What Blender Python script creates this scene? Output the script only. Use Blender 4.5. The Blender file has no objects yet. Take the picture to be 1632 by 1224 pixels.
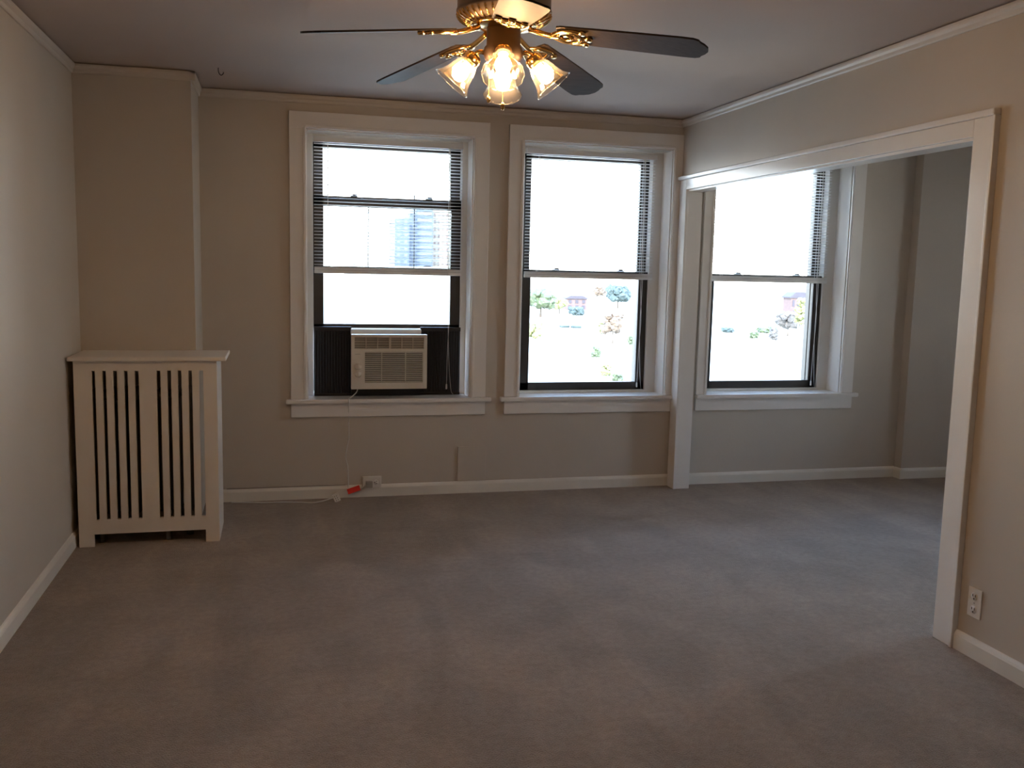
import bpy, bmesh, math, random
from mathutils import Vector, Matrix
from math import sin, cos, pi, radians as R
random.seed(7)
sc = bpy.context.scene
C = sc.collection

# ------------------------------------------------------------------ camera, sky, sun, exposure
FOC = 1468.2
EYE = Vector((0, 0, 1.5056))
right = Vector((0.9695174, -0.24400062, 0.02235438))
up = Vector((0.00848037, 0.12459498, 0.99217144))
fwd = Vector((0.24487569, 0.9617379, -0.12286622))
cd = bpy.data.cameras.new('camera'); cam = bpy.data.objects.new('camera', cd); C.objects.link(cam)
cam.matrix_world = Matrix(((right.x, up.x, -fwd.x, EYE.x), (right.y, up.y, -fwd.y, EYE.y),
                           (right.z, up.z, -fwd.z, EYE.z), (0, 0, 0, 1)))
cd.sensor_width = 36; cd.lens = FOC / 1632 * 36; cd.clip_start = .05; cd.clip_end = 3000
sc.camera = cam
sc.view_settings.view_transform = 'Standard'; sc.view_settings.look = 'None'
sc.view_settings.gamma = 1; sc.view_settings.use_curve_mapping = False
sc.view_settings.exposure = 2.2
SKY = 3.9
w = bpy.data.worlds.new('sky'); sc.world = w; w.use_nodes = True
nt = w.node_tree; bg = nt.nodes['Background']
tc = nt.nodes.new('ShaderNodeTexCoord'); sp = nt.nodes.new('ShaderNodeSeparateXYZ')
rp = nt.nodes.new('ShaderNodeValToRGB')
nt.links.new(tc.outputs['Generated'], sp.inputs[0]); nt.links.new(sp.outputs['Z'], rp.inputs[0])
rp.color_ramp.elements[0].position = 0.0; rp.color_ramp.elements[0].color = (1, .98, .93, 1)
rp.color_ramp.elements[1].position = .55; rp.color_ramp.elements[1].color = (.36, .58, 1, 1)
e = rp.color_ramp.elements.new(.18); e.color = (.68, .83, 1, 1)
nt.links.new(rp.outputs[0], bg.inputs[0]); bg.inputs[1].default_value = SKY
sd = bpy.data.lights.new('sun', 'SUN'); sun = bpy.data.objects.new('sun', sd); C.objects.link(sun)
sd.energy = 3.5; sd.angle = R(.6); sd.color = (1, .94, .82)
sun.rotation_euler = (R(52), 0, R(-28))          # shines away from the building, towards +Y
BULB = 44.0

# ------------------------------------------------------------------ materials
def mat(name, col, rough=.5, metal=0, spec=.5, noise=0, nscale=6, bump=0, bscale=200, coat=0, emit=None, es=0, stretch=None):
    m = bpy.data.materials.new(name); m.use_nodes = True
    t = m.node_tree; b = t.nodes['Principled BSDF']
    b.inputs['Base Color'].default_value = (*col, 1); b.inputs['Roughness'].default_value = rough
    b.inputs['Metallic'].default_value = metal; b.inputs['Specular IOR Level'].default_value = spec
    b.inputs['Coat Weight'].default_value = coat; b.inputs['Coat Roughness'].default_value = .12
    if emit: b.inputs['Emission Color'].default_value = (*emit, 1); b.inputs['Emission Strength'].default_value = es
    tcx = t.nodes.new('ShaderNodeTexCoord'); src = tcx.outputs['Object']
    if stretch:
        mp = t.nodes.new('ShaderNodeMapping'); mp.inputs['Scale'].default_value = stretch
        t.links.new(src, mp.inputs[0]); nsrc = mp.outputs[0]
    else: nsrc = src
    if noise:
        n = t.nodes.new('ShaderNodeTexNoise'); n.inputs['Scale'].default_value = nscale; n.inputs['Detail'].default_value = 4
        r = t.nodes.new('ShaderNodeValToRGB')
        r.color_ramp.elements[0].position = .3; r.color_ramp.elements[1].position = .7
        r.color_ramp.elements[0].color = (*[c * (1 - noise) for c in col], 1)
        r.color_ramp.elements[1].color = (*[min(1, c * (1 + noise)) for c in col], 1)
        t.links.new(nsrc, n.inputs[0]); t.links.new(n.outputs[0], r.inputs[0]); t.links.new(r.outputs[0], b.inputs['Base Color'])
    if bump:
        n2 = t.nodes.new('ShaderNodeTexNoise'); n2.inputs['Scale'].default_value = bscale; n2.inputs['Detail'].default_value = 3
        bp = t.nodes.new('ShaderNodeBump'); bp.inputs['Strength'].default_value = bump; bp.inputs['Distance'].default_value = .004
        t.links.new(src, n2.inputs[0]); t.links.new(n2.outputs[0], bp.inputs['Height']); t.links.new(bp.outputs[0], b.inputs['Normal'])
    return m

M = {}
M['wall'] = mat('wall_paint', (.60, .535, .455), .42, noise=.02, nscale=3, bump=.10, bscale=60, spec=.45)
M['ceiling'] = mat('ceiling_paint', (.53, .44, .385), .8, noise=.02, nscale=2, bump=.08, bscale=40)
M['trim'] = mat('gloss_trim_paint', (.86, .83, .79), .19, noise=.015, nscale=8, bump=.05, bscale=25)
M['board'] = mat('baseboard_paint', (.80, .76, .68), .35, noise=.02, nscale=8)
M['crown'] = mat('crown_paint', (.66, .60, .53), .4, noise=.02, nscale=8)
M['cover'] = mat('cover_paint', (.83, .77, .69), .4, noise=.015, nscale=6)
M['sash'] = mat('bronze_window_metal', (.055, .05, .045), .42, metal=.3, noise=.08, nscale=12)
M['frame'] = mat('window_frame_paint', (.74, .71, .66), .3, noise=.02)
M['black'] = mat('black_accordion_plastic', (.014, .013, .013), .5, noise=.1)
M['acplastic'] = mat('air_conditioner_plastic', (.74, .69, .60), .4, noise=.02)
M['acdark'] = mat('intake_shadow_plastic', (.045, .04, .035), .6, noise=.05)
M['aclouvre'] = mat('louvre_plastic', (.42, .39, .34), .5, noise=.04)
M['slat'] = mat('blind_vinyl', (.80, .80, .79), .4, noise=.02)
M['cord'] = mat('white_cord', (.72, .70, .66), .5, noise=.03)
M['greycord'] = mat('painted_wire', (.30, .26, .21), .6, noise=.05)
M['outlet'] = mat('outlet_plastic', (.80, .76, .70), .35, noise=.02)
M['hole'] = mat('slot_dark', (.03, .025, .02), .7, noise=.1)
M['red'] = mat('red_tag', (.80, .045, .03), .5, noise=.05)
M['brass'] = mat('polished_brass', (.78, .50, .18), .16, metal=1, noise=.05)
M['bronze'] = mat('fan_housing_metal', (.13, .09, .065), .5, metal=.2, noise=.06)
M['blade'] = mat('dark_walnut_blade', (.028, .020, .016), .55, spec=.2, noise=.35, nscale=9, stretch=(1.5, 16, 16))
M['iron'] = mat('cast_iron_silver_paint', (.20, .18, .16), .5, metal=.3, noise=.1)
M['pipe'] = mat('pipe_metal', (.38, .36, .34), .4, metal=.5, noise=.08)
M['void'] = mat('dark_plaster', (.10, .085, .07), .9, noise=.1)
M['leafg'] = mat('leaf_green', (.070, .085, .038), .6, noise=.4, nscale=.9)
M['leafy'] = mat('leaf_yellow_green', (.17, .17, .065), .6, noise=.35, nscale=.9)
M['leafb'] = mat('leaf_blue_green', (.045, .062, .058), .6, noise=.35, nscale=.9)
M['leafo'] = mat('leaf_rust', (.115, .078, .052), .6, noise=.35, nscale=.9)
M['leafd'] = mat('leaf_grey_brown', (.08, .068, .06), .6, noise=.35, nscale=.9)
M['trunk'] = mat('bark', (.16, .12, .09), .8, noise=.3)
M['ground'] = mat('pale_ground', (.36, .335, .27), .9, noise=.08, nscale=.02)
M['road'] = mat('pale_road', (.55, .55, .55), .9, noise=.05, nscale=.05)
M['brick'] = mat('red_brick', (.115, .07, .06), .8, noise=.15, nscale=1.5)
M['roof'] = mat('roof_shingle', (.055, .045, .052), .8, noise=.15, nscale=2)
M['bluetower'] = mat('blue_grey_concrete', (.045, .056, .078), .6, noise=.06, nscale=.2)
M['bluelite'] = mat('tower_glass_band', (.085, .105, .135), .3, noise=.06, nscale=.2)
M['tantower'] = mat('tan_concrete', (.24, .19, .14), .8, noise=.05, nscale=.2)
M['steel'] = mat('dark_steel', (.03, .03, .035), .5, noise=.1)

def glass(name, tint, refl=.9):
    m = bpy.data.materials.new(name); m.use_nodes = True; t = m.node_tree
    t.nodes.remove(t.nodes['Principled BSDF']); out = t.nodes['Material Output']
    tr = t.nodes.new('ShaderNodeBsdfTransparent'); tr.inputs[0].default_value = (*tint, 1)
    gl = t.nodes.new('ShaderNodeBsdfGlossy'); gl.inputs['Roughness'].default_value = .03
    fr = t.nodes.new('ShaderNodeFresnel'); fr.inputs[0].default_value = 1.5
    mu = t.nodes.new('ShaderNodeMath'); mu.operation = 'MULTIPLY'; mu.inputs[1].default_value = refl
    mx = t.nodes.new('ShaderNodeMixShader')
    t.links.new(fr.outputs[0], mu.inputs[0]); t.links.new(mu.outputs[0], mx.inputs[0])
    t.links.new(tr.outputs[0], mx.inputs[1]); t.links.new(gl.outputs[0], mx.inputs[2]); t.links.new(mx.outputs[0], out.inputs[0])
    return m
M['glass'] = glass('window_glass', (.95, .97, .97))
def shade_glass():
    m = bpy.data.materials.new('clear_ribbed_shade_glass'); m.use_nodes = True; t = m.node_tree; L = t.links.new
    t.nodes.remove(t.nodes['Principled BSDF']); out = t.nodes['Material Output']
    tr = t.nodes.new('ShaderNodeBsdfTransparent'); tr.inputs[0].default_value = (.98, .95, .90, 1)
    gl = t.nodes.new('ShaderNodeBsdfGlossy'); gl.inputs['Roughness'].default_value = .08
    tl = t.nodes.new('ShaderNodeBsdfTranslucent'); tl.inputs[0].default_value = (.95, .90, .82, 1)
    lw = t.nodes.new('ShaderNodeLayerWeight'); lw.inputs[0].default_value = .35
    mu = t.nodes.new('ShaderNodeMath'); mu.operation = 'MULTIPLY'; mu.inputs[1].default_value = .55
    m1 = t.nodes.new('ShaderNodeMixShader'); m1.inputs[0].default_value = .012
    m2 = t.nodes.new('ShaderNodeMixShader')
    L(tr.outputs[0], m1.inputs[1]); L(tl.outputs[0], m1.inputs[2]); L(lw.outputs['Facing'], mu.inputs[0]); L(mu.outputs[0], m2.inputs[0])
    L(m1.outputs[0], m2.inputs[1]); L(gl.outputs[0], m2.inputs[2]); L(m2.outputs[0], out.inputs[0])
    return m
M['shade'] = shade_glass()

def emitter(name, col, s):
    m = bpy.data.materials.new(name); m.use_nodes = True; t = m.node_tree
    b = t.nodes['Principled BSDF']; b.inputs['Base Color'].default_value = (.9, .8, .6, 1)
    b.inputs['Emission Color'].default_value = (*col, 1); b.inputs['Emission Strength'].default_value = s
    return m
M['bulb'] = emitter('lit_bulb', (1, .62, .31), BULB)

def carpet():
    m = bpy.data.materials.new('beige_carpet'); m.use_nodes = True; t = m.node_tree; L = t.links.new
    b = t.nodes['Principled BSDF']; b.inputs['Roughness'].default_value = .95; b.inputs['Specular IOR Level'].default_value = .15
    b.inputs['Sheen Weight'].default_value = .35; b.inputs['Sheen Roughness'].default_value = .5
    b.inputs['Sheen Tint'].default_value = (1, .95, .88, 1)
    tcx = t.nodes.new('ShaderNodeTexCoord'); src = tcx.outputs['Object']
    def noise(scale, detail, st=None, rot=0, dist=0):
        mp = t.nodes.new('ShaderNodeMapping'); mp.inputs['Scale'].default_value = st or (1, 1, 1); mp.inputs['Rotation'].default_value = (0, 0, rot)
        n = t.nodes.new('ShaderNodeTexNoise'); n.inputs['Scale'].default_value = scale; n.inputs['Detail'].default_value = detail
        n.inputs['Distortion'].default_value = dist
        L(src, mp.inputs[0]); L(mp.outputs[0], n.inputs[0]); return n.outputs[0]
    def ramp(s, a, c, pa, pc):
        r = t.nodes.new('ShaderNodeMapRange'); r.inputs[1].default_value = a; r.inputs[2].default_value = c
        r.inputs[3].default_value = pa; r.inputs[4].default_value = pc; L(s, r.inputs[0]); return r.outputs[0]
    def mul(a, c):
        x = t.nodes.new('ShaderNodeMath'); x.operation = 'MULTIPLY'; L(a, x.inputs[0]); L(c, x.inputs[1]); return x.outputs[0]
    strokes = ramp(noise(1.0, 3, (3.4, .8, 1), R(-6), .9), .40, .60, .92, 1.07)        # vacuum strokes
    patches = ramp(noise(2.6, 4, None, 0, .6), .38, .64, .89, 1.11)                       # footprints in the pile
    fine = ramp(noise(34, 3), .35, .65, .90, 1.10)
    grain = ramp(noise(260, 2), .3, .7, .72, 1.28)
    f = mul(mul(strokes, patches), mul(fine, grain))
    mx = t.nodes.new('ShaderNodeVectorMath'); mx.operation = 'SCALE'; mx.inputs[0].default_value = (.285, .218, .170)
    L(f, mx.inputs['Scale']); L(mx.outputs[0], b.inputs['Base Color'])
    bp = t.nodes.new('ShaderNodeBump'); bp.inputs['Strength'].default_value = .8; bp.inputs['Distance'].default_value = .01
    ad = t.nodes.new('ShaderNodeMath'); ad.operation = 'ADD'; L(noise(170, 2), ad.inputs[0]); L(noise(7, 3), ad.inputs[1])
    L(ad.outputs[0], bp.inputs['Height']); L(bp.outputs[0], b.inputs['Normal'])
    return m
M['carpet'] = carpet()

# ------------------------------------------------------------------ mesh helpers
class MB:
    def __init__(s): s.bm = bmesh.new()
    def box(s, x0, x1, y0, y1, z0, z1, bev=0, seg=2):
        r = bmesh.ops.create_cube(s.bm, size=1)
        for v in r['verts']:
            v.co = Vector((x0 + (v.co.x + .5) * (x1 - x0), y0 + (v.co.y + .5) * (y1 - y0), z0 + (v.co.z + .5) * (z1 - z0)))
        if bev:
            ed = list({e for v in r['verts'] for e in v.link_edges})
            bmesh.ops.bevel(s.bm, geom=ed, offset=bev, segments=seg, affect='EDGES', profile=.5)
        return s
    def lathe(s, prof, n=32, M4=None, cap=False):
        M4 = M4 or Matrix(); rings = []
        for (r, z) in prof:
            rings.append([s.bm.verts.new(M4 @ Vector((r * cos(2 * pi * k / n), r * sin(2 * pi * k / n), z))) for k in range(n)])
        for a, b in zip(rings, rings[1:]):
            for k in range(n):
                s.bm.faces.new((a[k], a[(k + 1) % n], b[(k + 1) % n], b[k])).smooth = True
        if cap: s.bm.faces.new(rings[0][::-1]); s.bm.faces.new(rings[-1])
        return s
    def tube(s, pts, r, n=8, M4=None):
        M4 = M4 or Matrix(); pts = [Vector(p) for p in pts]; rings = []
        for i, p in enumerate(pts):
            d = (pts[min(i + 1, len(pts) - 1)] - pts[max(i - 1, 0)]).normalized()
            a = d.orthogonal().normalized() if i == 0 else (a - d * a.dot(d)).normalized()
            b = d.cross(a)
            rr = r[i] if isinstance(r, (list, tuple)) else r
            rings.append([s.bm.verts.new(M4 @ (p + rr * (a * cos(2 * pi * k / n) + b * sin(2 * pi * k / n)))) for k in range(n)])
        for a_, b_ in zip(rings, rings[1:]):
            for k in range(n): s.bm.faces.new((a_[k], a_[(k + 1) % n], b_[(k + 1) % n], b_[k])).smooth = True
        s.bm.faces.new(rings[0][::-1]); s.bm.faces.new(rings[-1])
        return s
    def prism(s, poly, axis, a, b, bev=0):
        """poly: 2-D outline; axis: extrusion axis 0/1/2 from a to b"""
        def P(u, v, t): return Vector([(t, u, v), (u, t, v), (u, v, t)][axis])
        f0 = [s.bm.verts.new(P(u, v, a)) for u, v in poly]; f1 = [s.bm.verts.new(P(u, v, b)) for u, v in poly]
        fs = [s.bm.faces.new(f0), s.bm.faces.new(f1[::-1])]
        n = len(poly)
        for k in range(n): fs.append(s.bm.faces.new((f0[k], f1[k], f1[(k + 1) % n], f0[(k + 1) % n])))
        if bev:
            bmesh.ops.bevel(s.bm, geom=list({e for f in fs for e in f.edges}), offset=bev, segments=2, affect='EDGES')
        return s
    def xf(s, M4): bmesh.ops.transform(s.bm, matrix=M4, verts=s.bm.verts); return s
    def build(s, name, m, parent=None, label=None):
        bmesh.ops.recalc_face_normals(s.bm, faces=s.bm.faces)
        me = bpy.data.meshes.new(name); s.bm.to_mesh(me); s.bm.free()
        me.materials.append(m if not isinstance(m, str) else M[m])
        o = bpy.data.objects.new(name, me); C.objects.link(o)
        if parent:
            o.parent = parent
            o.location = -parent.location if parent.parent is None else -(parent.location + parent.parent.location)
        if label: o['label'] = label
        return o
def empty(name, loc=(0, 0, 0)):
    o = bpy.data.objects.new(name, None); o.location = loc; o.empty_display_size = .05; C.objects.link(o); return o
def tag(o, label, cat, group=None, kind=None):
    o['label'] = label; o['category'] = cat
    if group: o['group'] = group
    if kind: o['kind'] = kind
    return o
def struct(o, label=None, cat=None):
    o['kind'] = 'structure'
    if label: o['label'] = label
    if cat: o['category'] = cat
    return o
def smooth_pts(pts, n=8):
    pts = [Vector(p) for p in pts]; out = []
    P = [pts[0]] + pts + [pts[-1]]
    for i in range(1, len(P) - 2):
        for k in range(n):
            t = k / n; a, b, c, d = P[i - 1], P[i], P[i + 1], P[i + 2]
            out.append(.5 * ((2 * b) + (c - a) * t + (2 * a - 5 * b + 4 * c - d) * t * t + (3 * b - a - 3 * c + d) * t ** 3))
    out.append(pts[-1]); return out

# ------------------------------------------------------------------ room shell
D, XL, XR, ZC = 5.997, -1.064, 2.699, 2.55
XR2 = 2.790            # far face of the partition wall
XO = 6.1               # right wall of the second room
YF = -2.6              # wall behind the camera
BX, BY = -.459, 5.513  # chimney breast
ZS, ZT = .655, 2.345   # window opening bottom and top
WT = .32               # outer wall thickness
OPEN = [(.175, 1.235), (1.575, 2.63), (2.957, 4.035)]
STRIP = {1: .045, 2: .082, 3: .090}     # width of the right-hand frame strip
BGAP = {1: .047, 2: .070, 3: .085}

struct(MB().box(XL - .2, XO + .2, YF - .2, D + .02, -.15, 0).build('floor', 'carpet'), 'beige cut-pile carpet with vacuum strokes across both rooms', 'floor')
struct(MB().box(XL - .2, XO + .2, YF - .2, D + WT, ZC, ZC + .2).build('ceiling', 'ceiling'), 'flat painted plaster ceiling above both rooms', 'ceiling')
wb = MB()
xs = [XL - .2, OPEN[0][0], OPEN[0][1], OPEN[1][0], OPEN[1][1], OPEN[2][0], OPEN[2][1], XO + .2]
for k in range(0, 8, 2): wb.box(xs[k], xs[k + 1], D, D + WT, -.15, ZC)
for a, b in OPEN:
    wb.box(a, b, D, D + WT, -.15, ZS - .03); wb.box(a, b, D, D + WT, ZT, ZC)
struct(wb.build('wall_back', 'wall'), 'beige painted window wall with three deep window openings', 'wall')
struct(MB().box(XL - .2, XL, YF - .2, D, -.1, ZC).build('wall_left', 'wall'), 'plain beige wall on the left', 'wall')
struct(MB().box(XL, BX, BY, D, 0, ZC).build('wall_chimney', 'wall'), 'beige boxed-out wall section behind the radiator cover', 'wall')
YN, YE, ZH = 3.19, 5.87, 2.075
wr = MB().box(XR, XR2, YF, YN, 0, ZC).box(XR, XR2, YN, D, ZH, ZC).box(XR, XR2, YE + .018, D, 0, ZH)
struct(wr.build('wall_right', 'wall'), 'beige partition wall with wide cased opening to the next room', 'wall')
struct(MB().box(XL - .2, XO + .2, YF - .2, YF, -.1, ZC).build('wall_front', 'wall'), 'plain beige wall behind the viewer', 'wall')
SY0, SY1 = 3.9, 4.6
struct(MB().box(XO, XO + .2, YF, SY0, -.1, ZC).box(XO, XO + .2, SY1, D, -.1, ZC).box(XO, XO + .2, SY0, SY1, -.1, ZS).box(XO, XO + .2, SY0, SY1, ZT, ZC).build('wall_far_right', 'wall'), 'plain beige side wall of the next room', 'wall')
struct(MB().box(4.56, XO, 5.915, D, 0, ZC).build('wall_pier', 'wall'), 'slightly projecting beige wall section right of the third window', 'wall')

# crown moulding
cp = [(0, 0), (0, -.046), (.008, -.046), (.012, -.040), (.014, -.028), (.022, -.018), (.024, -.010), (.024, 0)]
def crown(name, p, q, nrm, label):
    """moulding from p to q (2-D) on a wall whose room-side normal is nrm"""
    b = MB(); p = Vector((*p, ZC - .006)); q = Vector((*q, ZC - .006)); n = Vector((*nrm, 0))
    A = [b.bm.verts.new(p + n * u + Vector((0, 0, v))) for u, v in cp]; B = [b.bm.verts.new(q + n * u + Vector((0, 0, v))) for u, v in cp]
    b.bm.faces.new(A); b.bm.faces.new(B[::-1])
    for k in range(len(cp)): b.bm.faces.new((A[k], B[k], B[(k + 1) % len(cp)], A[(k + 1) % len(cp)]))
    struct(b.build(name, 'crown'), label, 'crown moulding')
crown('trim_1', (XL, YF), (XL, BY), (1, 0), 'thin crown moulding along the left wall')
crown('trim_2', (XL, BY), (BX + .024, BY), (0, -1), 'crown moulding across the boxed-out wall section')
crown('trim_3', (BX, BY - .024), (BX, D), (1, 0), 'short crown moulding on the return of the boxed-out section')
crown('trim_4', (BX, D), (XR, D), (0, -1), 'crown moulding over the first two windows')
crown('trim_5', (XR, YF), (XR, D), (-1, 0), 'crown moulding along the partition wall')
crown('trim_6', (XR2, D), (4.56, D), (0, -1), 'crown moulding over the third window')
crown('trim_7', (4.53, 5.915), (XO, 5.915), (0, -1), 'crown moulding on the projecting section of the next room')

# baseboards
bpf = [(0, 0), (.016, 0), (.016, .060), (.012, .070), (.006, .078), (0, .080)]
def base(name, p, q, nrm, label):
    b = MB(); p = Vector((*p, 0)); q = Vector((*q, 0)); n = Vector((*nrm, 0))
    A = [b.bm.verts.new(p + n * u + Vector((0, 0, v))) for u, v in bpf]; B = [b.bm.verts.new(q + n * u + Vector((0, 0, v))) for u, v in bpf]
    b.bm.faces.new(A); b.bm.faces.new(B[::-1])
    for k in range(len(bpf)): b.bm.faces.new((A[k], B[k], B[(k + 1) % len(bpf)], A[(k + 1) % len(bpf)]))
    struct(b.build(name, 'board'), label, 'baseboard')
base('baseboard_left', (XL, YF), (XL, BY), (1, 0), 'white baseboard along the left wall')
base('baseboard_back', (BX, D), (XR, D), (0, -1), 'white baseboard below the first two windows')
base('baseboard_right', (XR, YF), (XR, YN - .112), (-1, 0), 'white baseboard below the outlet on the right wall')
base('baseboard_next_room', (XR2, D), (4.56, D), (0, -1), 'white baseboard below the third window')
base('baseboard_pier', (4.545, 5.915), (XO, 5.915), (0, -1), 'white baseboard on the projecting section of the next room')
base('baseboard_pier_return', (4.56, 5.90), (4.56, D - .016), (-1, 0), 'short baseboard return at the projecting wall section')

# cased opening to the next room (door_1)
op = struct(empty('door_1', (XR, 4.5, 0)), 'wide white cased opening to the next room', 'opening')
MB().box(XR - .020, XR, YN - .108, YN + .004, 0, ZH + .064, .003).box(XR - .028, XR, YN - .116, YN - .100, 0, ZH + .064, .003).build('side_casing', 'trim', op)
MB().box(XR - .020, XR, YE - .004, YE + .105, 0, ZH + .064, .003).build('side_casing', 'trim', op)
MB().box(XR - .020, XR, YN + .004, YE - .004, ZH - .004, ZH + .064, .003).build('head_casing', 'trim', op)
MB().box(XR - .036, XR, YN - .116, YE + .120, ZH + .064, ZH + .090, .006).build('cap_moulding', 'trim', op)
MB().box(XR - .001, XR2 + .012, YE, YE + .018, 0, ZH, .002).build('jamb', 'trim', op)
MB().box(XR - .001, XR2 + .012, YN, YN + .016, 0, ZH, .002).build('jamb', 'trim', op)
MB().box(XR - .001, XR2 + .012, YN, YE + .018, ZH - .016, ZH, .002).build('jamb', 'trim', op, 'head lining of the opening')

# ------------------------------------------------------------------ windows
def window(i, a, b, lift, label, bars=()):
    w = struct(empty('window_%d' % i, ((a + b) / 2, D, ZS)), label, 'window')
    cw = .105; ca, cb = a - cw, b + cw
    cb = min(cb, XR - .001) if i == 2 else cb
    ca = 2.874 if i == 3 else ca
    zt = 2.447
    MB().box(ca, a, D - .020, D, ZS, zt - .001, .003).box(a - .022, a - .006, D - .026, D - .018, ZS, ZT + .005, .002).build('side_casing', 'trim', w)
    MB().box(b, cb, D - .020, D, ZS, zt - .001, .003).box(b + .006, b + .022, D - .026, D - .018, ZS, ZT + .005, .002).build('side_casing', 'trim', w)
    MB().box(ca, cb, D - .021, D, ZT, zt, .003).box(a - .006, b + .006, D - .026, D - .018, ZT + .006, ZT + .022, .002).build('head_casing', 'trim', w)
    # stool and apron
    sa, sb = ca - .03, min(cb + .035, XR - .001) if i == 2 else cb + .035
    if i == 3: sa = ca
    MB().prism([(sa, D - .050), (sb, D - .050), (sb, D), (b, D), (b, D + .17), (a, D + .17), (a, D), (sa, D)], 2, ZS - .028, ZS, .004).build('stool', 'trim', w)
    MB().box(ca, cb, D - .020, D, ZS - .118, ZS - .028, .004).build('apron', 'trim', w)
    # reveals
    MB().box(a, a + .006, D, D + .15, ZS, ZT).build('reveal', 'trim', w)
    MB().box(b - .006, b, D, D + .15, ZS, ZT).build('reveal', 'trim', w)
    MB().box(a, b, D, D + .15, ZT - .006, ZT).build('reveal', 'trim', w)
    # painted frame strips
    y0, y1 = D + .150, D + .26
    fa, fb = a + .045, b - STRIP[i]
    f = MB().box(a + .001, fa, y0, y1, ZS, ZT, .003).box(fb, b - .001, y0, y1, ZS, ZT, .003).box(fa, fb, y0, y1, ZT - .05, ZT, .003).box(fa, fb, y0 - .004, y1, ZS, ZS + .018, .002)
    f.build('frame', 'frame', w)
    z0, z1 = ZS + .018, ZT - .05
    mid = 1.490
    def sash(x0, x1, yy, za, zb, st, rb, rt, name, muntins=()):
        s = MB().box(x0, x0 + st, yy, yy + .035, za, zb, .002).box(x1 - st, x1, yy, yy + .035, za, zb, .002)
        s.box(x0, x1, yy, yy + .035, za, za + rb, .002).box(x0, x1, yy, yy + .035, zb - rt, zb, .002)
        o = s.build(name, 'sash', w)
        MB().box(x0 + st - .003, x1 - st + .003, yy + .015, yy + .019, za + rb - .003, zb - rt + .003).build('pane', 'glass', o)
        return o
    sh = sash(fa, fb, y0 + .06, mid - .03, z1, .066, .045, .035, 'upper_sash')
    lt = 1.955 if lift else mid + .02
    sl = sash(fa, fb, y0 + .018, z0 + lift, lt, .066, .055 if i > 1 else .028, .065 if lift else .042, 'lower_sash')
    for k in (.27, .78):
        x = fa + (fb - fa) * k
        MB().box(x - .022, x + .022, y0 + .012, y0 + .05, lt, lt + .008, .002).box(x - .012, x + .018, y0 + .018, y0 + .04, lt + .008, lt + .016, .002).build('sash_lock', 'sash', sl)
        if lift:
            MB().tube([(x - .035, y0 + .07, mid + .018), (x - .02, y0 + .06, mid + .028), (x + .02, y0 + .06, mid + .028), (x + .035, y0 + .07, mid + .018)], .003, 6).build('lift_handle', 'sash', sh)
    # outer track
    MB().box(fa - .003, fa + .04, y1, y1 + .05, ZS, ZT).box(fb - .04, fb + .003, y1, y1 + .05, ZS, ZT).build('outer_track', 'sash', w)
    for x, za, zb in bars: MB().box(x - .004, x + .004, y1 + .02, y1 + .028, za, zb).build('storm_bar', 'steel', w)
    return w
window(1, *OPEN[0], .427, 'left window with its dark sash raised over an air conditioner', bars=[(.585, 1.49, 1.90), (.893, 1.49, 1.99)])
window(2, *OPEN[1], 0, 'middle window, closed, dark sash above a blue-lit sill')
window(3, *OPEN[2], 0, 'right window, closed, seen through the cased opening')

# unseen side window, added to supply cool daylight to the next room
w4 = struct(empty('window_4', (XO, (SY0 + SY1) / 2, ZS)), 'unseen side window added to bring cool light into the next room', 'window')
MB().box(XO - .02, XO, SY0 - .105, SY0, ZS, ZT + .105, .003).box(XO - .02, XO, SY1, SY1 + .105, ZS, ZT + .105, .003).box(XO - .02, XO, SY0, SY1, ZT, ZT + .105, .003).build('casing', 'trim', w4)
MB().box(XO - .05, XO + .1, SY0 - .1, SY1 + .1, ZS - .028, ZS, .004).build('stool', 'trim', w4)
sy = [SY0, SY1]
for a, b in zip(sy, sy[1:]):
    o = MB().box(XO + .1, XO + .14, a, a + .07, ZS, ZT, .002).box(XO + .1, XO + .14, b - .07, b, ZS, ZT, .002).box(XO + .1, XO + .14, a, b, ZS, ZS + .06, .002).box(XO + .1, XO + .14, a, b, ZT - .06, ZT, .002).box(XO + .1, XO + .14, a, b, 1.46, 1.50, .002).build('sash', 'sash', w4)
    MB().box(XO + .118, XO + .122, a + .06, b - .06, ZS + .05, ZT - .05).build('pane', 'glass', o)

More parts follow.
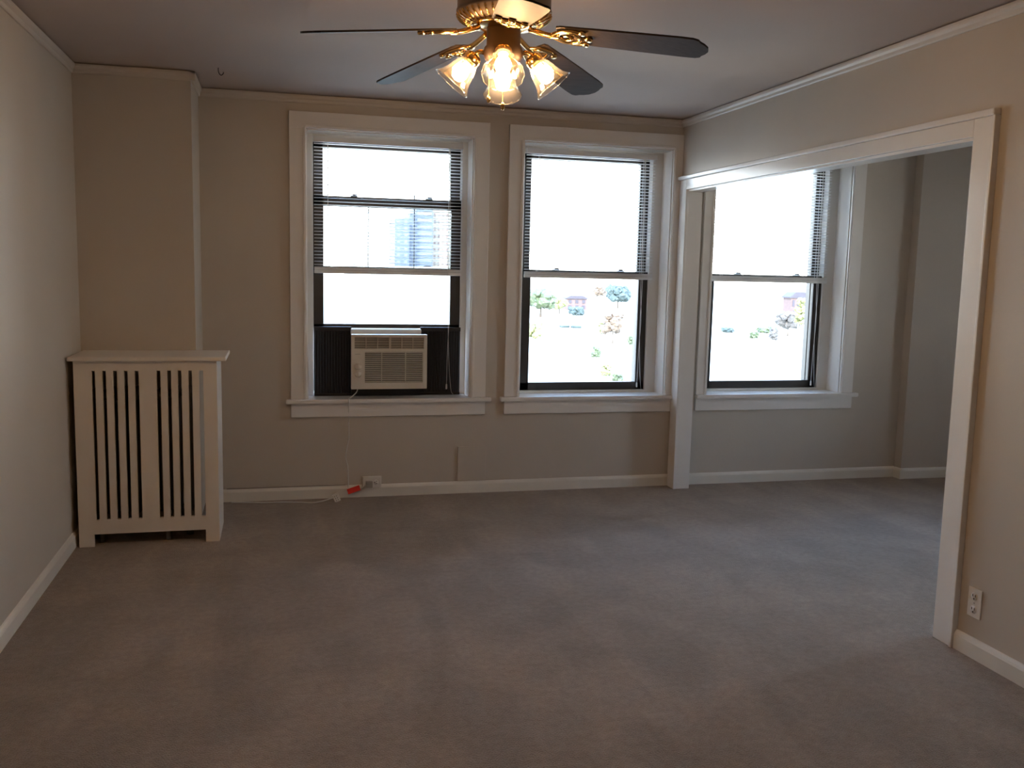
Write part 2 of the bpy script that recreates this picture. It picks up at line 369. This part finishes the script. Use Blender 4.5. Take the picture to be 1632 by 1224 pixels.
# mini blinds
def blind(i, a, b, label, drop):
    x0, x1 = a + .047, b - BGAP[i]
    y = D + .118; zt = 2.320; zb = drop
    t = tag(empty('mini_blind', ((a + b) / 2, y, zb)), label, 'blind', 'white mini blinds in the windows')
    MB().box(x0, x1, y - .018, y + .016, zt - .036, zt, .003).build('headrail', 'slat', t)
    s = MB(); n = 37; z_hi = zt - .045; z_lo = zb + .056; dz = (z_hi - z_lo) / (n - 1)
    prof = [(-.0125, -.0006), (-.006, .0010), (0, .0016), (.006, .0010), (.0125, -.0006)]
    for k in range(n):
        z = z_lo + dz * k; sag = random.uniform(-.0006, .0006); tl = -.11
        vs = []
        for xx in (x0 + .003, x1 - .003):
            vs.append([s.bm.verts.new((xx, y + u, z + v + u * tl + sag)) for u, v in prof] + [s.bm.verts.new((xx, y + u, z + v - .0007 + u * tl + sag)) for u, v in prof[::-1]])
        m = len(vs[0])
        for q in range(m): s.bm.faces.new((vs[0][q], vs[0][(q + 1) % m], vs[1][(q + 1) % m], vs[1][q]))
        s.bm.faces.new(vs[0][::-1]); s.bm.faces.new(vs[1])
    s.build('slats', 'slat', t)
    MB().box(x0 + .002, x1 - .002, y - .013, y + .013, zb, zb + .022, .003).box(x0 + .003, x1 - .003, y - .012, y + .012, zb + .023, zb + .034, .001).box(x0 + .003, x1 - .003, y - .012, y + .012, zb + .035, zb + .041, .001).build('bottom_rail', 'slat', t)
    for x in (x0 + .09, x1 - .09):
        c = MB().box(x - .0012, x + .0012, y - .0155, y - .0142, zb + .02, zt - .03).box(x - .0012, x + .0012, y + .0142, y + .0155, zb + .02, zt - .03)
        c.build('ladder_cord', 'cord', t)
    xe = x1 - .095
    yc = y - .03
    MB().tube(smooth_pts([(xe, y - .017, zt - .03), (xe + .003, yc, 1.9), (xe + .001, yc, 1.42), (xe + .012, yc, 1.2), (xe + .004, yc, .95), (xe, yc, .735)]), .0014, 6).lathe([(.0015, .735), (.005, .728), (.006, .70), (.003, .697)], 10, Matrix.Translation((xe, yc, 0))).build('lift_cord', 'cord', t)
    MB().tube(smooth_pts([(xe + .008, y - .017, zt - .03), (xe + .010, yc, 1.9), (xe + .012, yc, 1.40), (xe + .006, yc, 1.15), (xe + .014, yc, .90), (xe + .030, yc, .70), (xe + .045, yc - .01, .664)]), .0014, 6).build('lift_cord', 'cord', t)
    return t
blind(1, *OPEN[0], 'white mini blind half lowered in the left window above the air conditioner', 1.457)
blind(2, *OPEN[1], 'white mini blind half lowered in the middle window', 1.457)
blind(3, *OPEN[2], 'white mini blind half lowered in the right window beyond the cased opening', 1.457)

# ------------------------------------------------------------------ air conditioner
ac = tag(empty('window_air_conditioner', (.69, 5.98, ZS)), 'cream window air conditioner between black side panels in the left window', 'air conditioner')
AX0, AX1, AZ0, AZ1, AY = .449, .936, .722, 1.074, 5.935
MB().box(AX0 + .012, AX1 - .018, AY + .05, 6.52, AZ0 + .004, 1.068).box(AX0 + .008, AX1 - .022, AY + .12, 6.16, 1.06, 1.100, .003).build('body', 'acplastic', ac)
MB().box(AX0 + .012, AX1 - .018, D + .10, 6.50, ZS + .002, AZ0 + .003).build('gap_shade_strip', 'black', ac, 'black strip painted in as shade in the gap under the unit')  # black colour stands in for the shadow gap below the unit
# bezel as a frame around its recesses
gx0, gx1, gz0, gz1 = AX0 + .085, AX1 - .026, AZ0 + .042, AZ1 - .112      # intake grille
lx = [(AX0 + .020, AX0 + .240), (AX0 + .252, AX1 - .020)]                # outlet vents
lz0, lz1 = AZ1 - .090, AZ1 - .018
bz = MB()
bz.box(AX0, AX1, AY, AY + .05, AZ0, gz0).box(AX0, gx0, AY, AY + .05, gz0, gz1).box(gx1, AX1, AY, AY + .05, gz0, gz1)
bz.box(AX0, AX1, AY, AY + .05, gz1, lz0).box(AX0, lx[0][0], AY, AY + .05, lz0, lz1).box(lx[0][1], lx[1][0], AY, AY + .05, lz0, lz1)
bz.box(lx[1][1], AX1, AY, AY + .05, lz0, lz1).box(AX0, AX1, AY, AY + .05, lz1, AZ1)
bz.build('front_panel', 'acplastic', ac)
g = MB().box(gx0, gx1, AY + .030, AY + .034, gz0, gz1).build('intake_grille', 'acdark', ac)
s = MB(); n = 16; dz = (gz1 - gz0) / n
for k in range(n): s.box(gx0, gx1, AY + .001, AY + .028, gz0 + dz * (k + .30), gz0 + dz * (k + .72))
for k in (.29, .70): s.box(gx0 + (gx1 - gx0) * k - .002, gx0 + (gx1 - gx0) * k + .002, AY + .003, AY + .03, gz0, gz1)
s.build('grille_slats', 'acplastic', g)
for (a, b) in lx:
    v = MB().box(a, b, AY + .028, AY + .032, lz0, lz1).build('air_vent', 'aclouvre', ac)
    s = MB()
    for k in range(4): s.box(a, b, AY + .010, AY + .026, lz0 + .009 + k * .017, lz0 + .012 + k * .017)
    for k in range(1, 3): s.box(a + (b - a) * k / 3 - .002, a + (b - a) * k / 3 + .002, AY + .006, AY + .028, lz0, lz1)
    s.build('louvres', 'acplastic', v)
MB().box(AX0 + .014, AX0 + .070, AY - .002, AY, AZ0 + .065, AZ0 + .200, .001).build('control_plate', 'acplastic', ac, 'slightly raised panel around the knobs')
for z in (AZ0 + .148, AZ0 + .098):
    k = MB().lathe([(.0215, 0), (.0215, .006), (.018, .016), (.0, .016)], 24, Matrix.Translation((AX0 + .042, AY - .001, z)) @ Matrix.Rotation(pi / 2, 4, 'X')).build('knob', 'acplastic', ac)
    MB().box(AX0 + .0385, AX0 + .0455, AY - .023, AY - .015, z - .016, z + .016, .002).build('knob_grip', 'acplastic', k)
MB().box(AX0 + .022, AX0 + .055, AY - .001, AY + .001, AZ0 + .225, AZ0 + .228).build('badge', 'aclouvre', ac)
for (x0, x1) in ((.222, AX0 + .012), (AX1 - .018, 1.189)):
    p = MB().box(x0, x1, D + .125, D + .135, ZS + .004, 1.108)
    nn = int((x1 - x0) / .018)
    for k in range(nn): p.prism([(x0 + k * .018, D + .125), (x0 + k * .018 + .009, D + .119), (x0 + k * .018 + .018, D + .125)], 2, ZS + .02, 1.095)
    p.box(x0, x1, D + .112, D + .14, 1.085, 1.112, .002).box(x0, x1, D + .112, D + .14, ZS + .001, ZS + .018, .002)
    p.build('side_panel', 'black', ac, 'black pleated side panel')
MB().tube(smooth_pts([(.495, 5.965, .735), (.480, 5.945, .70), (.445, 5.925, .672), (.434, 5.935, .664), (.432, 5.936, .640), (.434, 5.970, .60), (.436, 5.985, .52), (.437, 5.988, .40), (.424, 5.988, .33), (.416, 5.988, .27), (.430, 5.986, .20), (.432, 5.982, .12), (.436, 5.972, .055), (.47, 5.958, .05), (.52, 5.955, .07), (.548, 5.955, .088)]), .0034, 8).build('power_cord', 'cord', ac)
MB().box(.545, .588, 5.938, 5.974, .070, .112, .004).build('plug', 'aclouvre', ac, 'grey plug with test buttons')
rt = MB().box(-.042, .042, -.0012, .0012, -.018, .018, .001).xf(Matrix.Translation((.465, 5.945, .060)) @ Matrix.Rotation(R(-18), 4, 'Y')).build('red_tag', 'red')
tag(rt, 'red-orange paper tag on the cord beside the floor outlet', 'tag')

# outlets
def outlet(x, horizontal, name, loc, rotm, label):
    t = tag(empty(name, loc), label, 'outlet')
    def add(b, n, m, par=None): o = b.xf(Matrix.Translation(loc) @ rotm).build(n, m, par or t); return o
    add(MB().box(-.036, .036, -.006, 0, -.060, .060, .0025), 'cover_plate', 'outlet')
    for s in (-1, 1):
        r = add(MB().lathe([(.0165, 0), (.0165, .003), (0, .003)], 20, Matrix.Translation((0, -.006, s * .027)) @ Matrix.Rotation(pi / 2, 4, 'X')), 'receptacle', 'outlet')
        add(MB().box(-.0085, -.0060, -.0100, -.0088, s * .027 - .001, s * .027 + .009).box(.0060, .0085, -.0100, -.0088, s * .027 - .001, s * .027 + .009).box(-.0025, .0025, -.0100, -.0088, s * .027 - .012, s * .027 - .006), 'slots', 'hole', r)
    add(MB().lathe([(.003, 0), (.003, .0015), (0, .0015)], 10, Matrix.Translation((0, -.006, 0)) @ Matrix.Rotation(pi / 2, 4, 'X')), 'screw', 'pipe')
    return t
outlet(0, False, 'wall_outlet', (XR, 2.990, .222), Matrix.Rotation(-pi / 2, 4, 'Z'), 'white duplex outlet on the right wall beside the cased opening')
fo = outlet(0, True, 'wall_outlet', (.585, 5.981, .098), Matrix.Rotation(pi / 2, 4, 'Y'), 'white outlet box lying sideways at the baseboard under the left window')
MB().box(.522, .648, 5.981, 5.997, .060, .136, .003).build('box', 'outlet', fo)

# extension cord lying on the carpet with its free connector
ex = tag(empty('extension_cord', (.34, 5.88, 0)), 'beige extension cord on the carpet with a free three-way end', 'cord')
MB().tube(smooth_pts([(-.30, 5.93, .012), (-.20, 5.925, .008), (-.10, 5.91, .006), (.02, 5.905, .006), (.12, 5.885, .005), (.20, 5.86, .006), (.27, 5.868, .014), (.325, 5.885, .026)]), .0045, 8).build('cord', 'cord', ex)
cb = MB().box(-.020, .020, -.011, .011, -.026, .026, .004).xf(Matrix.Translation((.350, 5.885, .026)) @ Matrix.Rotation(R(-24), 4, 'Y')).build('connector', 'outlet', ex, 'white three-slot connector')
sl = MB()
for zz in (-.014, .0, .014):
    for xx in (-.008, .004): sl.box(xx, xx + .003, -.0125, -.0105, zz - .003, zz + .003)
o = sl.xf(Matrix.Translation((.350, 5.885, .026)) @ Matrix.Rotation(R(-24), 4, 'Y')).build('slots', 'hole', cb)

# thin wire along the baseboard top
wv = MB().tube([(-.33, 5.992, .0835), (-.1, 5.992, .0825), (.15, 5.992, .0838), (.415, 5.992, .083)], .0028, 6).build('phone_wire', 'greycord')
tag(wv, 'thin dark wire running along the baseboard top left of the outlet', 'wire')
ap = MB().box(1.160, 1.352, D - .008, D - .0002, .083, .318, .0015).build('access_panel', 'wall')
tag(ap, 'painted-over rectangular patch panel on the wall between the left and middle windows', 'panel')
hk = MB().tube(smooth_pts([(-.304, 5.367, 2.55), (-.304, 5.367, 2.535), (-.30, 5.367, 2.520), (-.290, 5.367, 2.512), (-.280, 5.367, 2.520), (-.278, 5.367, 2.528)], 5), .0022, 6).build('ceiling_hook', 'steel')
tag(hk, 'small dark hook screwed into the ceiling in front of the left window wall', 'hook')

# ------------------------------------------------------------------ radiator and its cover
cv = tag(empty('radiator_cover', (-.68, 5.13, 0)), 'white wooden radiator cover with vertical slots beside the left wall', 'radiator cover')
FX0, FX1, FY = -1.030, -.323, 5.125
ZT0 = 1.008
slots = [(-.943, -.926), (-.891, -.873), (-.839, -.820), (-.786, -.768), (-.734, -.714), (-.627, -.607), (-.573, -.554), (-.521, -.502), (-.468, -.449), (-.414, -.392)]
fp = MB()
prev = FX0
for a, b in slots + [(FX1, None)]:
    wide = (a - prev) > .06
    fp.box(prev, a, FY, FY + .019, .145, .938)
    prev = b
fp.box(FX0, FX1, FY, FY + .019, .938, ZT0 - .018).box(FX0, FX1, FY, FY + .019, .068, .145).box(FX0, -.956, FY, FY + .019, 0, .068).box(-.394, FX1, FY, FY + .019, 0, .068)
fp.build('front_panel', 'cover', cv)
MB().box(FX1 - .019, FX1, FY + .019, BY - .002, 0, ZT0 - .018).build('side_panel', 'cover', cv)
MB().box(FX0, FX0 + .019, FY + .019, BY - .002, .0, ZT0 - .018).build('side_panel', 'cover', cv)
MB().box(-1.052, -.274, FY - .030, BY - .001, ZT0 - .018, ZT0 + .004, .004).build('top', 'cover', cv)
MB().box(FX0, FX1, FY - .006, FY, ZT0 - .030, ZT0 - .018, .002).build('bead_moulding', 'cover', cv)
ra = tag(empty('radiator', (-.68, 5.36, 0)), 'old cast iron radiator hidden inside the white slatted cover', 'radiator')
for k in range(8):
    x = -.965 + k * .068
    s = MB()
    for yy in (5.29, 5.36, 5.43): s.tube([(x, yy, .10), (x, yy, .80)], .016, 8)
    s.tube([(x, 5.26, .13), (x, 5.28, .10), (x, 5.44, .10), (x, 5.46, .13)], .022, 8).tube([(x, 5.26, .77), (x, 5.28, .80), (x, 5.44, .80), (x, 5.46, .77)], .022, 8)
    s.build('section', 'iron', ra)
for z in (.11, .79): MB().tube([(-.985, 5.36, z), (-.470, 5.36, z)], .019, 10).build('header_pipe', 'iron', ra)
for x in (-.965, -.965 + 7 * .068):
    for yy in (5.29, 5.43): MB().tube([(x, yy, .10), (x, yy, 0)], [.015, .019], 8).build('foot', 'iron', ra)
MB().tube([(-.930, 5.21, 0), (-.930, 5.21, .13), (-.93, 5.30, .13)], .013, 10).build('supply_pipe', 'pipe', ra, 'pale pipe rising from the floor')
MB().tube([(-.595, 5.21, 0), (-.595, 5.21, .13), (-.595, 5.30, .13)], .013, 10).build('supply_pipe', 'pipe', ra, 'pale pipe rising from the floor')

# ------------------------------------------------------------------ ceiling fan
FC = Vector((.717, 3.029, 0))
fan = tag(empty('ceiling_fan', (FC.x, FC.y, ZC)), 'dark five-blade ceiling fan with brass trim and clear glass lamps', 'ceiling fan')
T = Matrix.Translation(FC)
MB().lathe([(.0, 2.55), (.146, 2.55), (.152, 2.54), (.152, 2.34), (.155, 2.335), (.155, 2.322), (.0, 2.322)], 48, T).build('motor_housing', 'bronze', fan)
fl = MB().lathe([(.153, 2.322), (.146, 2.312), (.126, 2.300), (.105, 2.293), (.0, 2.293)], 48, T)
fl.build('flywheel_cup', 'bronze', fan)
rb = MB()
for k in range(40):
    a = 2 * pi * k / 40; c_, s_ = cos(a), sin(a)
    rb.tube([FC + Vector((r * c_, r * s_, z)) for r, z in ((.154, 2.322), (.148, 2.311), (.128, 2.299), (.107, 2.292))], .0035, 5)
rb.build('fluted_trim', 'brass', fan)
MB().lathe([(.110, 2.294), (.112, 2.291), (.095, 2.285), (.060, 2.280), (.0, 2.280)], 40, T).build('rotor_plate', 'brass', fan)
# blades
def blade_parts(ang):
    tilt, drop = R(-11), .14
    Mb = T @ Matrix.Translation((0, 0, 2.284)) @ Matrix.Rotation(ang, 4, 'Z') @ Matrix.Rotation(drop, 4, 'Y')
    Mt = Mb @ Matrix.Rotation(tilt, 4, 'X')
    out = [(.185, .050), (.20, .056), (.30, .060), (.45, .065), (.58, .068), (.62, .066), (.635, .058), (.640, .046), (.652, .032), (.662, .012)]
    b = MB(); top, bot = [], []
    poly = [(x, y) for x, y in out] + [(x, -y) for x, y in out[::-1]]
    A = [b.bm.verts.new(Mt @ Vector((x, y, .003))) for x, y in poly]; B = [b.bm.verts.new(Mt @ Vector((x, y, -.003))) for x, y in poly]
    b.bm.faces.new(A); b.bm.faces.new(B[::-1])
    for k in range(len(poly)): b.bm.faces.new((A[k], B[k], B[(k + 1) % len(poly)], A[(k + 1) % len(poly)]))
    bl = b.build('blade', 'blade', fan)
    i = MB()
    z = -.008
    i.tube(smooth_pts([(.085, 0, .006), (.12, 0, -.002), (.155, 0, z), (.19, 0, z)], 5), .009, 8, Mt)
    ring = [(.222 + .036 * cos(t), .038 * sin(t), z) for t in [2 * pi * k / 20 for k in range(21)]]
    i.tube(ring, .0065, 6, Mt)
    i.tube(smooth_pts([(.185, 0, z), (.205, .020, z), (.228, .012, z), (.222, -.010, z), (.204, -.006, z)], 5), .005, 6, Mt)
    for sg in (-1, 1):
        i.tube(smooth_pts([(.16, 0, z), (.19, sg * .032, z), (.235, sg * .046, z), (.268, sg * .040, z)], 5), .006, 6, Mt)
        i.lathe([(0, -.006), (.010, -.006), (.012, 0), (.010, .006), (0, .006)], 12, Mt @ Matrix.Translation((.270, sg * .040, z)))
    i.tube([(.25, 0, z), (.275, 0, z)], .006, 6, Mt)
    i.lathe([(0, -.006), (.011, -.006), (.013, 0), (.011, .006), (0, .006)], 12, Mt @ Matrix.Translation((.285, 0, z)))
    i.build('blade_bracket', 'brass', bl, 'openwork brass scroll bracket')
for a in (-29.4, 44.8, 119.5, 190.2, 262.0): blade_parts(R(a))
# light kit
MB().lathe([(.0, 2.284), (.052, 2.284), (.055, 2.276), (.055, 2.228), (.062, 2.222), (.066, 2.205), (.060, 2.185), (.040, 2.170), (.018, 2.162), (.012, 2.150), (0, 2.146)], 36, T).build('light_kit_hub', 'bronze', fan)
for az in (-13.3, 76.7, 166.7, 256.7):
    Ma = T @ Matrix.Rotation(R(az), 4, 'Z')
    sk = MB().tube(smooth_pts([(.050, 0, 2.200), (.070, 0, 2.208), (.088, 0, 2.203), (.098, 0, 2.190)], 5), .008, 8, Ma)
    # local frame: -Z is the lamp's pointing direction
    tiltv = R(40)
    Ms = Ma @ Matrix.Translation((.092, 0, 2.196)) @ Matrix.Rotation(-tiltv, 4, 'Y')
    sk.lathe([(0, .004), (.020, .004), (.027, -.004), (.029, -.016), (.027, -.034), (.020, -.036), (0, -.036)], 24, Ms)
    so = sk.build('lamp_socket', 'brass', fan)
    sh = MB(); n = 48
    prof = [(.0265, -.018), (.030, -.030), (.037, -.045), (.042, -.062), (.046, -.080), (.053, -.098), (.064, -.114), (.067, -.118)]
    inner = [(r - .0022, z) for r, z in prof[::-1]]
    rings = []
    for (r, z) in prof + inner:
        rings.append([sh.bm.verts.new(Ms @ Vector((r * (1 + .018 * cos(12 * 2 * pi * k / n)) * cos(2 * pi * k / n), r * (1 + .018 * cos(12 * 2 * pi * k / n)) * sin(2 * pi * k / n), z))) for k in range(n)])
    for p_, q_ in zip(rings, rings[1:]):
        for k in range(n): sh.bm.faces.new((p_[k], p_[(k + 1) % n], q_[(k + 1) % n], q_[k])).smooth = True
    sh.build('lamp_shade', 'shade', so, 'clear ribbed glass bell shade')
    MB().lathe([(0, -.034), (.012, -.036), (.014, -.046), (.022, -.058), (.026, -.072), (.024, -.086), (.015, -.097), (0, -.101)], 24, Ms).build('bulb', 'bulb', so, 'lit bulb')
for (dx, dy, zb) in ((-.055, -.040, 2.050), (-.025, -.110, 2.018)):
    x, y = FC.x + dx, FC.y + dy
    ch = MB()
    z = 2.185
    while z > zb + .01: ch.lathe([(0, .0022), (.0018, .001), (.0018, -.001), (0, -.0022)], 6, Matrix.Translation((x, y, z))); z -= .0045
    c_ = ch.tube([(x, y, 2.19), (x, y, zb)], .0008, 5).build('pull_chain', 'brass', fan)
    MB().lathe([(0, .014), (.003, .012), (.0055, .004), (.0065, -.004), (.005, -.010), (0, -.013)], 14, Matrix.Translation((x, y, zb))).build('chain_pull', 'brass', c_)

# ------------------------------------------------------------------ outside
G = -14.0; CAMH = EYE.z - G
struct(MB().box(-600, 900, 30, 1500, G - 1, G).build('ground', 'ground'), 'pale sunlit open ground far below the windows', 'ground')
def at(sx, sz_base=None, Y=None):
    Y = Y or CAMH / abs(sz_base); return sx * Y, Y
def tree(sx, sb, st, wslope, leaf, label, cat='tree', name='tree', trunk=True):
    """sx centre, sb base, st top: slopes from the eye; wslope: full width slope"""
    X, Y = at(sx, sb); zt = EYE.z + st * Y; Wd = wslope * 1.2 * Y; H = zt - G
    t = tag(empty(name, (X, Y, G)), label, cat, 'trees and bushes outside')
    b = MB(); rnd = random.Random(int(sx * 9999))
    th = .28 * H if trunk else 0
    for k in range(44):
        a = rnd.uniform(0, 2 * pi); rr = rnd.random() ** .5 * Wd * .36; zz = G + th + (H - th) * rnd.uniform(.16, .84)
        sc_ = Wd * rnd.uniform(.12, .20) * (1.15 - abs((zz - G - th) / (H - th) - .45))
        m4 = Matrix.Translation((X + rr * cos(a), Y + rr * sin(a), zz)) @ Matrix.Diagonal((sc_, sc_, min(sc_, (H - th) * .22), 1))
        r = bmesh.ops.create_icosphere(b.bm, subdivisions=2, radius=1, matrix=m4)
        for v in r['verts']: v.co += Vector((rnd.uniform(-1, 1), rnd.uniform(-1, 1), rnd.uniform(-1, 1))) * sc_ * .22
    b.build('crown', leaf, t)
    if trunk:
        MB().tube([(X, Y, G), (X, Y, G + th * 1.1), (X + Wd * .03, Y, G + H * .6)], [Wd * .04, Wd * .03, Wd * .015], 8).build('trunk', 'trunk', t)
    return t
tree(.286, -.052, -.020, .030, 'leafg', 'pale green tree at the left edge of the middle window view')
tree(.281, -.078, -.055, .016, 'leafy', 'small green bush low at the left edge of the middle window view', 'bush', 'bush', False)
tree(.308, -.048, -.030, .016, 'leafy', 'yellow-green tree beside the far brick house')
tree(.328, -.0495, -.040, .017, 'leafb', 'dark green bush in front of the far brick house', 'bush', 'bush', False)
tree(.378, -.041, -.014, .024, 'leafb', 'dark blue-green tree at the upper right of the middle window view')
tree(.356, -.034, -.014, .012, 'leafo', 'small rust-coloured tree far off in the middle window view')
tree(.373, -.082, -.044, .022, 'leafo', 'rust-coloured autumn tree in the middle window view')
tree(.360, -.072, -.055, .010, 'leafy', 'yellowish bush beside the rust-coloured tree', 'bush', 'bush', False)
tree(.353, -.104, -.084, .010, 'leafg', 'small lone green tree low in the middle window view')
tree(.366, -.121, -.104, .012, 'leafy', 'yellow bush low in the middle window view', 'bush', 'bush', False)
tree(.381, -.130, -.115, .012, 'leafg', 'green bush at the lower right corner of the middle window view', 'bush', 'bush', False)
tree(.396, -.083, -.072, .008, 'leafg', 'green bush at the right edge of the middle window view', 'bush', 'bush', False)
tree(.598, -.072, -.042, .024, 'leafd', 'grey-brown tree below the dark-roofed house')
tree(.616, -.080, -.020, .016, 'leafy', 'tall yellow-green tree at the right edge of the right window view')
tree(.579, -.078, -.061, .011, 'leafd', 'low grey shrub left of the grey-brown tree', 'bush', 'bush', False)
tree(.553, -.075, -.067, .010, 'leafg', 'bright green bush in the right window view', 'bush', 'bush', False)
tree(.518, -.068, -.062, .014, 'leafb', 'low dark bush at the left of the right window view', 'bush', 'bush', False)
tree(.570, -.068, -.061, .022, 'leafg', 'low green hedge plant in the right window view', 'bush', 'bush', False)
# clipped hedges
for (sx, sb, wd, lab) in ((.3145, -.0635, .010, 'short dark hedge on the pale ground, left one of the pair'), (.3285, -.0640, .011, 'short dark hedge on the pale ground, right one of the pair')):
    X, Y = at(sx, sb); h = MB().box(X - wd * Y / 2, X + wd * Y / 2, Y - 1, Y + 1, G, G + .6, .2)
    for v in h.bm.verts: v.co += Vector((random.uniform(-.1, .1), random.uniform(-.1, .1), random.uniform(-.05, .12)))
    tag(h.build('hedge', 'leafb'), lab, 'hedge', 'clipped hedges outside')
def house(sx, sb, st, ws, wall, rows, cols, label, roof=True, name='house'):
    X, Y = at(sx, sb); H = EYE.z + st * Y - G; W = ws * Y
    t = tag(empty(name, (X, Y, G)), label, 'building')
    MB().box(X - W / 2, X + W / 2, Y, Y + W * .7, G, G + H * (.78 if roof else 1)).build('wall', wall, t)
    if roof:
        z = G + H * .78
        MB().prism([(X - W * .56, z), (X + W * .56, z), (X + W * .56, z + H * .04), (X + W * .3, G + H), (X - W * .3, G + H), (X - W * .56, z + H * .04)], 1, Y - W * .05, Y + W * .75).build('roof', 'roof', t)
    for r in range(rows):
        for c in range(cols):
            x = X - W / 2 + W * (c + .5) / cols; z = G + H * (.78 if roof else 1) * (r + .5) / rows
            MB().box(x - W * .22 / cols, x + W * .22 / cols, Y - .15, Y + .1, z - H * .22 / rows, z + H * .25 / rows).build('window', 'roof', t)
    return t
house(.3285, -.0435, -.0275, .024, 'brick', 2, 3, 'far red brick house with dark windows in the middle window view')
house(.6130, -.0520, -.0190, .026, 'brick', 2, 4, 'reddish house with a dark roof at the right of the right window view')
# light pole beside the trees
for (sx, sb, st, lab) in ((.3665, -.080, -.048, 'thin pale lamp post beside the rust-coloured tree'), (.6115, -.078, -.056, 'thin pale post by the grey-brown tree')):
    X, Y = at(sx, sb); z = EYE.z + st * Y
    t = tag(empty('street_lamp', (X, Y, G)), lab, 'post')
    MB().tube([(X, Y, G), (X, Y, z)], [.22, .13], 8).build('pole', 'outlet', t)
    MB().tube([(X, Y, z - .1), (X - .5, Y, z + .25), (X - 1.3, Y, z + .3)], .08, 6).build('lamp_head', 'outlet', t)
# towers seen through the left blind
def tower(s0, s1, st, Y, wall, band, nf, label, cols=0, depth=18):
    x0, x1 = s0 * Y, s1 * Y; zt = EYE.z + st * Y
    t = tag(empty('tower', ((x0 + x1) / 2, Y, G)), label, 'building')
    MB().box(x0, x1, Y, Y + depth, G, zt).build('wall', wall, t)
    fh = (zt - G) / nf
    for k in range(nf):
        z = G + fh * (k + .35)
        if cols:
            for c in range(cols):
                cw = (x1 - x0) / cols; xx = x0 + cw * (c + .3)
                MB().box(xx, xx + cw * .4, Y - .12, Y + .1, z, z + fh * .45).build('window', band, t)
        else: MB().box(x0 + .3, x1 - .3, Y - .12, Y + .1, z, z + fh * .45).build('window_band', band, t)
tower(.1215, .1372, .052, 330, 'bluetower', 'bluelite', 14, 'blue-grey tower with paired windows seen through the left blind', cols=2)
tower(.1372, .1440, .058, 334, 'bluetower', 'bluetower', 1, 'narrow dark slab between the two glassy towers')
tower(.1440, .1625, .068, 338, 'bluetower', 'bluelite', 16, 'blue-grey tower with bright horizontal window bands')
tower(.1625, .1800, .068, 345, 'tantower', 'brick', 15, 'pale tan tower at the right edge of the left window', cols=4)

M['pale'] = mat('washout_pale', (.62, .58, .48), .8, noise=.04, nscale=.2)  # for an added pale block imitating glare that washes out the tower bases
t = tag(empty('washout_block', (.15 * 240, 240, G)), 'added long pale block hiding the tower bases, imitating washed-out glare', 'building')
MB().box(.085 * 240, .215 * 240, 240, 300, G, EYE.z - .4).build('wall', 'pale', t)
MB().box(.085 * 240 - .4, .215 * 240 + .4, 239.5, 300.5, EYE.z - .4, EYE.z + .3).build('roof', 'pale', t)
